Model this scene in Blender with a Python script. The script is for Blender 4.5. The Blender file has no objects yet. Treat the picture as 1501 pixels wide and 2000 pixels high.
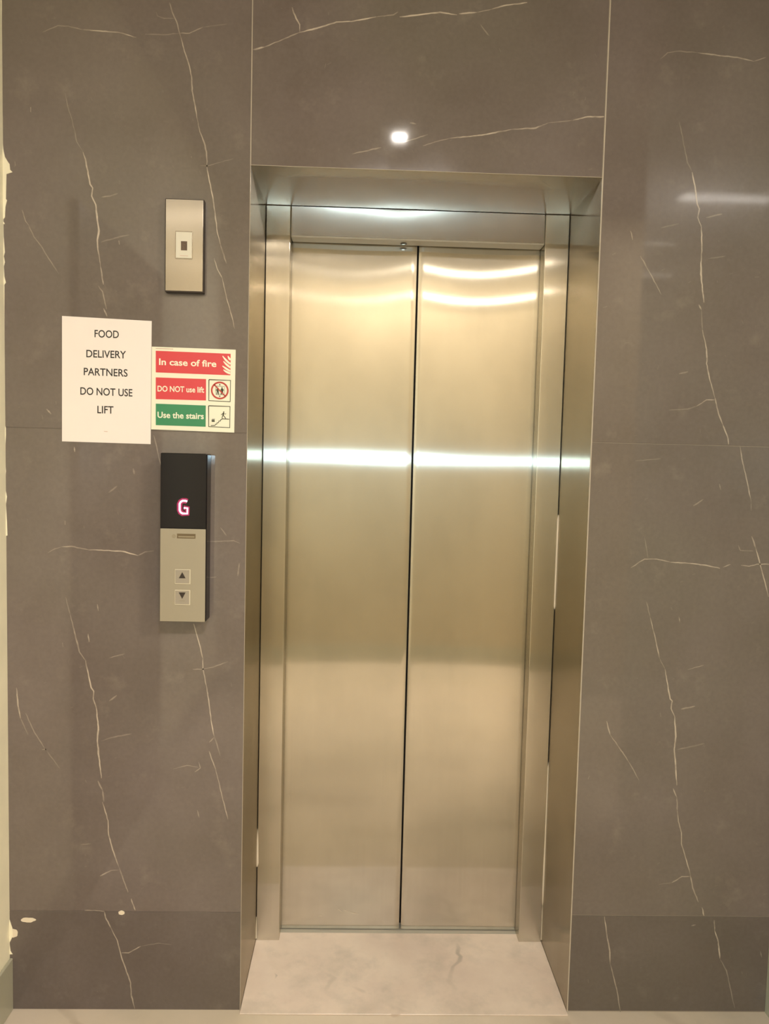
import bpy, bmesh, math, random
from mathutils import Vector, Matrix, noise as mnoise
random.seed(7)

# ------------------------------------------------------------------ camera
scene = bpy.context.scene
COL = scene.collection
F_PX = 1501.23
CAM = Vector((0.27983, -1.86012, 1.39520))
PITCH, YAW, ROLL = -0.067581, -0.028642, 0.024755

def cam_axes():
    c, s = math.cos(YAW), math.sin(YAW)
    r = Vector((c, s, 0)); f = Vector((-s, c, 0)); u = Vector((0, 0, 1))
    c, s = math.cos(PITCH), math.sin(PITCH)
    f, u = c * f + s * u, -s * f + c * u
    c, s = math.cos(ROLL), math.sin(ROLL)
    r, u = c * r + s * u, -s * r + c * u
    return r, u, f
CR, CU, CF = cam_axes()

cd = bpy.data.cameras.new('camera')
cam = bpy.data.objects.new('camera', cd)
COL.objects.link(cam)
cam.matrix_world = Matrix(((CR.x, CU.x, -CF.x, CAM.x), (CR.y, CU.y, -CF.y, CAM.y),
                           (CR.z, CU.z, -CF.z, CAM.z), (0, 0, 0, 1)))
cd.sensor_fit = 'HORIZONTAL'
cd.sensor_width = 36.0
cd.lens = F_PX / 1501 * 36.0
cd.clip_start = 0.01
scene.camera = cam

# ------------------------------------------------------------------ world, view
world = bpy.data.worlds.new('world')
scene.world = world
world.use_nodes = True
bg = world.node_tree.nodes['Background']
bg.inputs[0].default_value = (0.9, 0.8, 0.62, 1)
bg.inputs[1].default_value = 0.02
scene.view_settings.view_transform = 'Standard'
scene.view_settings.look = 'None'
scene.view_settings.gamma = 1.0
scene.view_settings.use_curve_mapping = False
scene.view_settings.exposure = 0.14
scene.cycles.max_bounces = 10
scene.cycles.glossy_bounces = 6
scene.cycles.diffuse_bounces = 6
scene.cycles.caustics_reflective = True
scene.cycles.blur_glossy = 0.3
scene.cycles.sample_clamp_indirect = 6.0

WARM = (1.0, 0.88, 0.73)
NEUT = (1.0, 0.925, 0.85)
P_DOWN, P_PANEL, P_TUBE, P_FLASH = 1.4, 50.0, 0.5, 16.0
P_CORR = 60.0

def area(name, loc, rot, sx, sy, power, color, spread=math.pi):
    l = bpy.data.lights.new(name, 'AREA')
    l.shape = 'RECTANGLE'; l.size = sx; l.size_y = sy
    l.energy = power; l.color = color; l.spread = spread
    o = bpy.data.objects.new(name, l)
    o.location = loc; o.rotation_euler = rot
    COL.objects.link(o)
    return o

# phone torch beside the lens
fl = bpy.data.lights.new('phone_flash', 'POINT')
fl.energy = P_FLASH; fl.color = (0.56, 0.84, 1.0); fl.shadow_soft_size = 0.006
flo = bpy.data.objects.new('phone_flash', fl)
flo.location = CAM + CR * 0.012 + CU * 0.010 - CF * 0.0
COL.objects.link(flo)

# ------------------------------------------------------------------ room sizes (metres)
W = 0.83            # lift opening in the tile wall
S = 2.0764          # its height
D = 0.28            # depth of the recess to the frame face
DD = 0.335          # door leaf plane
JL, JR = 0.0669, 0.7629
ZH = 1.9938         # underside of the header
XL, XR = -0.5727, 1.3443
ZC = 2.88           # ceiling
YB = -2.68          # wall behind the photographer
Z1, Z2 = 1.4504, 0.2566   # tile joints

def wp(u, v, Y=0.0):
    """the point of the vertical plane y=Y seen at photo position (u, v)"""
    d = CF + CR * ((u - 750.5) / F_PX) + CU * ((1000 - v) / F_PX)
    return CAM + d * ((Y - CAM.y) / d.y)

# ------------------------------------------------------------------ materials
def new_mat(name):
    m = bpy.data.materials.new(name)
    m.use_nodes = True
    nt = m.node_tree
    return m, nt, nt.nodes['Principled BSDF']

def N(nt, t, **kw):
    n = nt.nodes.new(t)
    for k, v in kw.items():
        setattr(n, k, v)
    return n

def noise(nt, vec, scale, detail=4, rough=0.55):
    n = N(nt, 'ShaderNodeTexNoise')
    n.inputs['Scale'].default_value = scale
    n.inputs['Detail'].default_value = detail
    n.inputs['Roughness'].default_value = rough
    if vec is not None:
        nt.links.new(vec, n.inputs['Vector'])
    return n.outputs['Fac']

def ramp(nt, fac, stops):
    r = N(nt, 'ShaderNodeValToRGB')
    el = r.color_ramp.elements
    while len(el) < len(stops):
        el.new(0.5)
    for e, (p, c) in zip(el, stops):
        e.position = p
        e.color = (c, c, c, 1) if not isinstance(c, tuple) else (*c, 1)
    nt.links.new(fac, r.inputs[0])
    return r.outputs[0]

def mixc(nt, fac, a, b, mode='MIX'):
    m = N(nt, 'ShaderNodeMix', data_type='RGBA', blend_type=mode)
    for sock, v in ((m.inputs[0], fac), (m.inputs[6], a), (m.inputs[7], b)):
        if isinstance(v, (int, float)):
            sock.default_value = v
        elif isinstance(v, tuple):
            sock.default_value = (*v, 1)
        else:
            nt.links.new(v, sock)
    return m.outputs[2]

def math_(nt, op, a, b=None):
    m = N(nt, 'ShaderNodeMath', operation=op)
    for sock, v in ((m.inputs[0], a), (m.inputs[1], b)):
        if v is None:
            continue
        if isinstance(v, (int, float)):
            sock.default_value = v
        else:
            nt.links.new(v, sock)
    return m.outputs[0]

def obj_coord(nt, scale=(1, 1, 1), loc=(0, 0, 0)):
    tc = N(nt, 'ShaderNodeTexCoord')
    mp = N(nt, 'ShaderNodeMapping')
    mp.inputs['Scale'].default_value = scale
    mp.inputs['Location'].default_value = loc
    nt.links.new(tc.outputs['Object'], mp.inputs[0])
    return mp.outputs[0]

def plain(name, col, rough=0.5, metal=0.0, spec=0.5, coat=0.0, var=0.04, vscale=6.0):
    m, nt, b = new_mat(name)
    v = obj_coord(nt)
    f = noise(nt, v, vscale, 4)
    lo = tuple(max(0, c * (1 - var)) for c in col); hi = tuple(min(1, c * (1 + var)) for c in col)
    nt.links.new(mixc(nt, ramp(nt, f, [(0.3, 0.0), (0.7, 1.0)]), lo, hi), b.inputs['Base Color'])
    b.inputs['Roughness'].default_value = rough
    b.inputs['Metallic'].default_value = metal
    b.inputs['Specular IOR Level'].default_value = spec
    if coat:
        b.inputs['Coat Weight'].default_value = coat
        b.inputs['Coat Roughness'].default_value = 0.02
    return m

def emit(name, col, strength, base=(0.02, 0.02, 0.02)):
    m, nt, b = new_mat(name)
    b.inputs['Base Color'].default_value = (*base, 1)
    b.inputs['Emission Color'].default_value = (*col, 1)
    b.inputs['Emission Strength'].default_value = strength
    return m

def tile_material():
    m, nt, b = new_mat('brown_stone_tile')
    v = obj_coord(nt)
    at = N(nt, 'ShaderNodeAttribute', attribute_name='vein')
    sep = N(nt, 'ShaderNodeSeparateColor')
    nt.links.new(at.outputs['Color'], sep.inputs[0])
    vein, tint, grout = sep.outputs[0], sep.outputs[1], sep.outputs[2]
    big = ramp(nt, noise(nt, v, 3.2, 5, 0.6), [(0.32, 0.0), (0.68, 1.0)])
    base = mixc(nt, big, TILE_A, TILE_B)
    hue = ramp(nt, noise(nt, obj_coord(nt, loc=(7, 3, 1)), 1.6, 2), [(0.35, 0.0), (0.65, 1.0)])
    base = mixc(nt, math_(nt, 'MULTIPLY', hue, 0.5), base, TILE_C)
    # cloudy pale patches and fine mottling of the stone
    cl = ramp(nt, noise(nt, obj_coord(nt, loc=(2, 8, 5)), 11, 6, 0.62), [(0.58, 0.0), (0.80, 1.0)])
    base = mixc(nt, math_(nt, 'MULTIPLY', cl, 0.13), base, VEIN)
    fine = ramp(nt, noise(nt, obj_coord(nt, loc=(4, 1, 9)), 90, 4, 0.6), [(0.35, 0.96), (0.65, 1.04)])
    base = mixc(nt, 1.0, base, fine, 'MULTIPLY')
    tn = N(nt, 'ShaderNodeCombineColor')
    for i in range(3):
        nt.links.new(tint, tn.inputs[i])
    base = mixc(nt, 1.0, base, tn.outputs[0], 'MULTIPLY')
    br = ramp(nt, noise(nt, obj_coord(nt, loc=(1, 1, 4)), 45, 3), [(0.30, 0.45), (0.55, 1.0)])
    col = mixc(nt, math_(nt, 'MULTIPLY', vein, br), base, VEIN)
    col = mixc(nt, grout, col, GROUT)
    nt.links.new(col, b.inputs['Base Color'])
    rg = ramp(nt, noise(nt, v, 14, 4), [(0.3, 0.045), (0.7, 0.07)])
    nt.links.new(rg, b.inputs['Roughness'])
    b.inputs['Specular IOR Level'].default_value = 0.5
    return m

TILE_A = (0.152, 0.121, 0.105)
TILE_B = (0.198, 0.162, 0.146)
TILE_C = (0.168, 0.148, 0.113)
VEIN = (0.60, 0.51, 0.40)
GROUT = (0.32, 0.27, 0.215)

DOOR_LOBES = ((1, 0.115, -0.74), (0.50, 0.20, -0.865), (0.09, 0.42, -0.45))
SOFFIT_LOBES = ((1, 0.10, -0.86), (0.55, 0.172, -0.915))
LINING_LOBES = ((1, 0.11, -0.72), (0.35, 0.234, -0.82))
PLATE_LOBES = ((1, 0.22, -0.7), (0.5, 0.34, -0.7), (0.25, 0.5, -0.3))

def steel(name, col, lobes=DOOR_LOBES, grain=0.04, gscale=(420, 420, 2.5), smudge=0.10):
    """brushed stainless steel; the highlight spreads along the U direction of the mesh"""
    m = bpy.data.materials.new(name)
    m.use_nodes = True
    nt = m.node_tree
    nt.nodes.remove(nt.nodes['Principled BSDF'])
    out = nt.nodes['Material Output']
    tg = N(nt, 'ShaderNodeTangent', direction_type='UV_MAP', uv_map='UVMap')
    gr = ramp(nt, noise(nt, obj_coord(nt, gscale), 1.0, 3), [(0.3, 1 - grain), (0.7, 1 + 0.0)])
    sm = ramp(nt, noise(nt, obj_coord(nt, (1.3, 1.3, 0.8)), 4.0, 4, 0.6), [(0.35, 1 - smudge), (0.6, 1.0)])
    c = mixc(nt, 1.0, mixc(nt, 1.0, col, gr, 'MULTIPLY'), sm, 'MULTIPLY')
    prev = None
    for w, rr, aa in lobes:
        g = N(nt, 'ShaderNodeBsdfAnisotropic', distribution='GGX')
        g.inputs['Roughness'].default_value = rr
        g.inputs['Anisotropy'].default_value = aa
        nt.links.new(c, g.inputs['Color'])
        nt.links.new(tg.outputs[0], g.inputs['Tangent'])
        if prev is None:
            prev = g.outputs[0]
        else:
            mx = N(nt, 'ShaderNodeMixShader')
            mx.inputs[0].default_value = w
            nt.links.new(prev, mx.inputs[1]); nt.links.new(g.outputs[0], mx.inputs[2])
            prev = mx.outputs[0]
    nt.links.new(prev, out.inputs['Surface'])
    return m

def marble(name, a, b_, veinc, rough, scale=2.2, seed=0.0, dark=0.6):
    m, nt, b = new_mat(name)
    v = obj_coord(nt, loc=(seed, seed * 2, 0))
    f = ramp(nt, noise(nt, v, scale, 6, 0.6), [(0.35, 0.0), (0.65, 1.0)])
    col = mixc(nt, f, a, b_)
    gp = ramp(nt, noise(nt, obj_coord(nt, loc=(seed, 9, 4)), scale * 1.5, 6, 0.65), [(0.48, 0.0), (0.75, 1.0)])
    col = mixc(nt, math_(nt, 'MULTIPLY', gp, 0.50), col, (0.40, 0.36, 0.29))
    w = N(nt, 'ShaderNodeTexWave', wave_type='BANDS', bands_direction='DIAGONAL')
    w.inputs['Scale'].default_value = scale * 0.7
    w.inputs['Distortion'].default_value = 14
    w.inputs['Detail'].default_value = 5
    w.inputs['Detail Scale'].default_value = 1.4
    nt.links.new(v, w.inputs['Vector'])
    vf = ramp(nt, w.outputs['Fac'], [(0.86, 0.0), (1.0, 1.0)])
    patch = ramp(nt, noise(nt, obj_coord(nt, loc=(3 + seed, 1, 2)), scale * 1.8, 3), [(0.45, 0.0), (0.7, 1.0)])
    col = mixc(nt, math_(nt, 'MULTIPLY', math_(nt, 'MULTIPLY', vf, patch), dark), col, veinc)
    at = N(nt, 'ShaderNodeAttribute', attribute_name='vein')
    sep = N(nt, 'ShaderNodeSeparateColor')
    nt.links.new(at.outputs['Color'], sep.inputs[0])
    col = mixc(nt, sep.outputs[0], col, veinc)
    nt.links.new(col, b.inputs['Base Color'])
    b.inputs['Roughness'].default_value = rough
    return m

M = {}
M['tile'] = tile_material()
STEEL = (0.70, 0.66, 0.575)
SHADED_STEEL = (0.555, 0.505, 0.455)  # same steel, colour darkened to paint in the dimness under the lintel
M['door'] = steel('brushed_steel_doors', STEEL)
M['frame'] = steel('brushed_steel_frame', STEEL)
M['soffit'] = steel('brushed_steel_soffit', SHADED_STEEL, SOFFIT_LOBES, gscale=(2.5, 420, 420))
M['header'] = steel('brushed_steel_header', SHADED_STEEL, SOFFIT_LOBES, gscale=(2.5, 420, 420))
M['lining'] = steel('brushed_steel_lining', (0.50, 0.46, 0.39), LINING_LOBES)  # steel darkened in colour for the dim double reflections of the recess sides
M['track'] = plain('dull_aluminium_track', (0.46, 0.43, 0.36), 0.45, 0.3)
M['plate'] = steel('satin_steel_plate', (0.44, 0.40, 0.345), DOOR_LOBES, smudge=0.03)
M['champagne'] = plain('champagne_plate', (0.385, 0.34, 0.25), 0.38, 0.25, var=0.015)
M['cream'] = plain('cream_wall_paint', (0.90, 0.84, 0.64), 0.6, var=0.05, vscale=9)
M['green'] = plain('pale_green_gloss_paint', (0.46, 0.485, 0.38), 0.35, coat=0.7, var=0.05)
M['back'] = plain('warm_cream_wall_paint', (0.46, 0.39, 0.265), 0.55, var=0.03, vscale=2)
M['ceiling'] = plain('dark_taupe_ceiling', (0.16, 0.14, 0.12), 0.7)
M['floor'] = marble('cream_floor_marble', (0.70, 0.59, 0.475), (0.62, 0.53, 0.405), (0.38, 0.30, 0.22), 0.16, 1.6, 1.0)
M['slab'] = marble('pale_sill_marble', (0.84, 0.705, 0.585), (0.72, 0.585, 0.485), (0.30, 0.26, 0.20), 0.34, 5.0, 5.0, 0.08)
M['skirt'] = plain('grey_green_skirting', (0.42, 0.40, 0.30), 0.3)
M['brown'] = plain('dark_brown_door', (0.10, 0.065, 0.045), 0.35)
M['dark'] = plain('dark_void', (0.012, 0.008, 0.006), 0.9)
M['black'] = plain('black_gloss_plastic', (0.010, 0.008, 0.009), 0.14, spec=0.22)
M['blackbox'] = plain('dark_brown_box', (0.035, 0.024, 0.018), 0.4)
M['paper'] = plain('white_paper', (0.88, 0.80, 0.74), 0.7, var=0.015, vscale=3)
M['ink'] = plain('dark_ink', (0.03, 0.025, 0.02), 0.6)
M['ivory'] = plain('ivory_sign_board', (0.86, 0.84, 0.66), 0.35, var=0.01)
M['red'] = plain('sign_red', (0.68, 0.062, 0.072), 0.35, var=0.02)
M['sgreen'] = plain('sign_green', (0.045, 0.26, 0.115), 0.35, var=0.02)
M['symred'] = plain('symbol_red', (0.50, 0.05, 0.035), 0.4)
M['symdark'] = plain('symbol_dark_green', (0.05, 0.047, 0.016), 0.4)
M['faint'] = plain('faint_print', (0.62, 0.42, 0.33), 0.5)
M['white'] = plain('white_plastic', (0.70, 0.66, 0.54), 0.4, var=0.02)
M['mesh'] = plain('dark_window', (0.11, 0.07, 0.045), 0.35, var=0.3, vscale=300)
M['badge'] = plain('badge_brown', (0.15, 0.105, 0.05), 0.4)
M['badgelight'] = plain('badge_light', (0.30, 0.25, 0.16), 0.4)
M['button'] = plain('button_face', (0.36, 0.315, 0.245), 0.4, 0.1)
M['rim'] = plain('button_rim', (0.62, 0.56, 0.42), 0.3, 0.1)
M['sealant'] = plain('cream_sealant', (0.78, 0.68, 0.54), 0.5)
M['joint'] = plain('cream_joint', (0.50, 0.43, 0.34), 0.5)
M['paint'] = plain('white_paint_splash', (0.80, 0.70, 0.54), 0.6)
M['led'] = emit('led_core', (1.0, 0.60, 0.80), 1.8)
M['ledhalo'] = emit('led_halo', (0.62, 0.005, 0.11), 0.7)
M['lamp'] = emit('lamp_diffuser_warm', WARM, 6.0)
M['lampw'] = emit('lamp_diffuser_white', NEUT, 18.0)
M['lampwhite'] = plain('lamp_housing_white', (0.8, 0.78, 0.72), 0.4)

# ------------------------------------------------------------------ mesh helpers
def link(name, bm, mats, parent=None, smooth=False):
    me = bpy.data.meshes.new(name)
    bm.normal_update()
    bm.to_mesh(me); bm.free()
    for m in (mats if isinstance(mats, (list, tuple)) else [mats]):
        me.materials.append(m)
    if smooth:
        for p in me.polygons:
            p.use_smooth = True
    o = bpy.data.objects.new(name, me)
    COL.objects.link(o)
    if parent is not None:
        o.parent = parent
        o.matrix_parent_inverse = parent.matrix_world.inverted()
    return o

def empty(name, loc=(0, 0, 0)):
    o = bpy.data.objects.new(name, None)
    o.empty_display_size = 0.05
    o.location = loc
    COL.objects.link(o)
    o.matrix_world = Matrix.Translation(loc)
    return o

def tag(o, label, cat, group=None, kind=None):
    o['label'] = label; o['category'] = cat
    if group: o['group'] = group
    if kind: o['kind'] = kind
    return o

def struct(o, label=None):
    o['kind'] = 'structure'
    if label: o['label'] = label
    return o

def box(bm, x0, x1, y0, y1, z0, z1, bev=0.0, seg=2):
    t = bmesh.new()
    bmesh.ops.create_cube(t, size=1.0)
    for v in t.verts:
        v.co = Vector((x0 + (v.co.x + .5) * (x1 - x0), y0 + (v.co.y + .5) * (y1 - y0), z0 + (v.co.z + .5) * (z1 - z0)))
    if bev:
        bmesh.ops.bevel(t, geom=t.edges[:], offset=bev, segments=seg, profile=0.5, affect='EDGES')
    me = bpy.data.meshes.new('tmp'); t.to_mesh(me); t.free()
    bm.from_mesh(me); bpy.data.meshes.remove(me)
    return bm

uvx = lambda c: (c.x, c.z)
uvy = lambda c: (c.y, c.z)
uvs = lambda c: (c.x, c.y)

def uv_by(o, fn):
    """UV map from a function of the vertex position: fixes the grain direction of the steel"""
    me = o.data
    uv = me.uv_layers.new(name='UVMap')
    for p in me.polygons:
        n = p.normal
        g = fn
        if fn is not uvs:
            if abs(n.x) > 0.6: g = uvy
            elif abs(n.z) > 0.6: g = uvs
            elif abs(n.y) > 0.6: g = uvx
        for k in p.loop_indices:
            uv.data[k].uv = g(me.vertices[me.loops[k].vertex_index].co)
    return o

def prism(bm, pts, y0, y1, mat=0):
    """polygon pts (x, z), counter-clockwise seen from the front, front face at y0, back at y1"""
    f = [bm.verts.new((x, y0, z)) for x, z in pts]
    k = [bm.verts.new((x, y1, z)) for x, z in pts]
    fs = [bm.faces.new(f), bm.faces.new(k[::-1])]
    n = len(pts)
    for i in range(n):
        fs.append(bm.faces.new((f[i], k[i], k[(i + 1) % n], f[(i + 1) % n])))
    for q in fs:
        q.material_index = mat
    return bm

def quad_px(bm, corners, Y, t, mat=0):
    """slab on plane Y whose front corners are seen at the photo positions (TL, TR, BR, BL)"""
    p = [wp(u, v, Y) for u, v in corners]
    pts = [(q.x, q.z) for q in p]
    prism(bm, pts[::-1], Y, Y + t, mat)
    return bm

def stroke(bm, pts, w, Y, t=0.0003, closed=False, mat=0):
    """ribbon of width w (metres) along points (x, z) on plane Y"""
    n = len(pts)
    L, R = [], []
    for i in range(n):
        a = Vector(pts[i - 1] if (i > 0 or closed) else pts[i])
        b = Vector(pts[(i + 1) % n] if (i < n - 1 or closed) else pts[i])
        d = (b - a)
        d = d.normalized() if d.length > 1e-9 else Vector((1, 0))
        nn = Vector((-d.y, d.x))
        ww = w[i] if isinstance(w, (list, tuple)) else w
        c = Vector(pts[i])
        L.append(c + nn * ww / 2); R.append(c - nn * ww / 2)
    m = n if closed else n - 1
    for i in range(m):
        j = (i + 1) % n
        vs = [bm.verts.new((p.x, Y, p.y)) for p in (L[i], R[i], R[j], L[j])]
        f = bm.faces.new(vs); f.material_index = mat
    return bm

def px2(pts, Y):
    return [(lambda q: (q.x, q.z))(wp(u, v, Y)) for u, v in pts]

def disc_pts(cx, cz, rx, rz, n=24):
    return [(cx + rx * math.cos(2 * math.pi * i / n), cz + rz * math.sin(2 * math.pi * i / n)) for i in range(n)]

def text_px(body, p0, p1, cap_px, Y, name, mat, parent, bold=0.0, t=0.0002):
    """one line of lettering whose baseline runs from photo position p0 to p1 with capitals cap_px high"""
    cu = bpy.data.curves.new('lettering', 'FONT')
    cu.body = body; cu.size = 1.0; cu.offset = bold
    cu.resolution_u = 4
    to = bpy.data.objects.new('lettering', cu)
    COL.objects.link(to)
    dg = bpy.context.evaluated_depsgraph_get(); dg.update()
    me = bpy.data.meshes.new_from_object(to.evaluated_get(dg))
    bpy.data.objects.remove(to); bpy.data.curves.remove(cu)
    xs = [v.co.x for v in me.vertices]; x0, x1 = min(xs), max(xs)
    cap = CAP
    for v in me.vertices:
        s = (v.co.x - x0) / (x1 - x0)
        u = p0[0] + (p1[0] - p0[0]) * s
        w = p0[1] + (p1[1] - p0[1]) * s - v.co.y / cap * cap_px
        v.co = wp(u, w, Y)
    bm = bmesh.new(); bm.from_mesh(me); bpy.data.meshes.remove(me)
    for f in bm.faces:
        f.normal_update()
        if f.normal.y > 0: f.normal_flip()
    return link(name, bm, mat, parent)

def cap_height():
    cu = bpy.data.curves.new('cap', 'FONT'); cu.body = 'E'; cu.size = 1.0
    to = bpy.data.objects.new('cap', cu); COL.objects.link(to)
    dg = bpy.context.evaluated_depsgraph_get(); dg.update()
    me = bpy.data.meshes.new_from_object(to.evaluated_get(dg))
    h = max(v.co.y for v in me.vertices)
    bpy.data.objects.remove(to); bpy.data.curves.remove(cu); bpy.data.meshes.remove(me)
    return h
CAP = cap_height()

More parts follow.
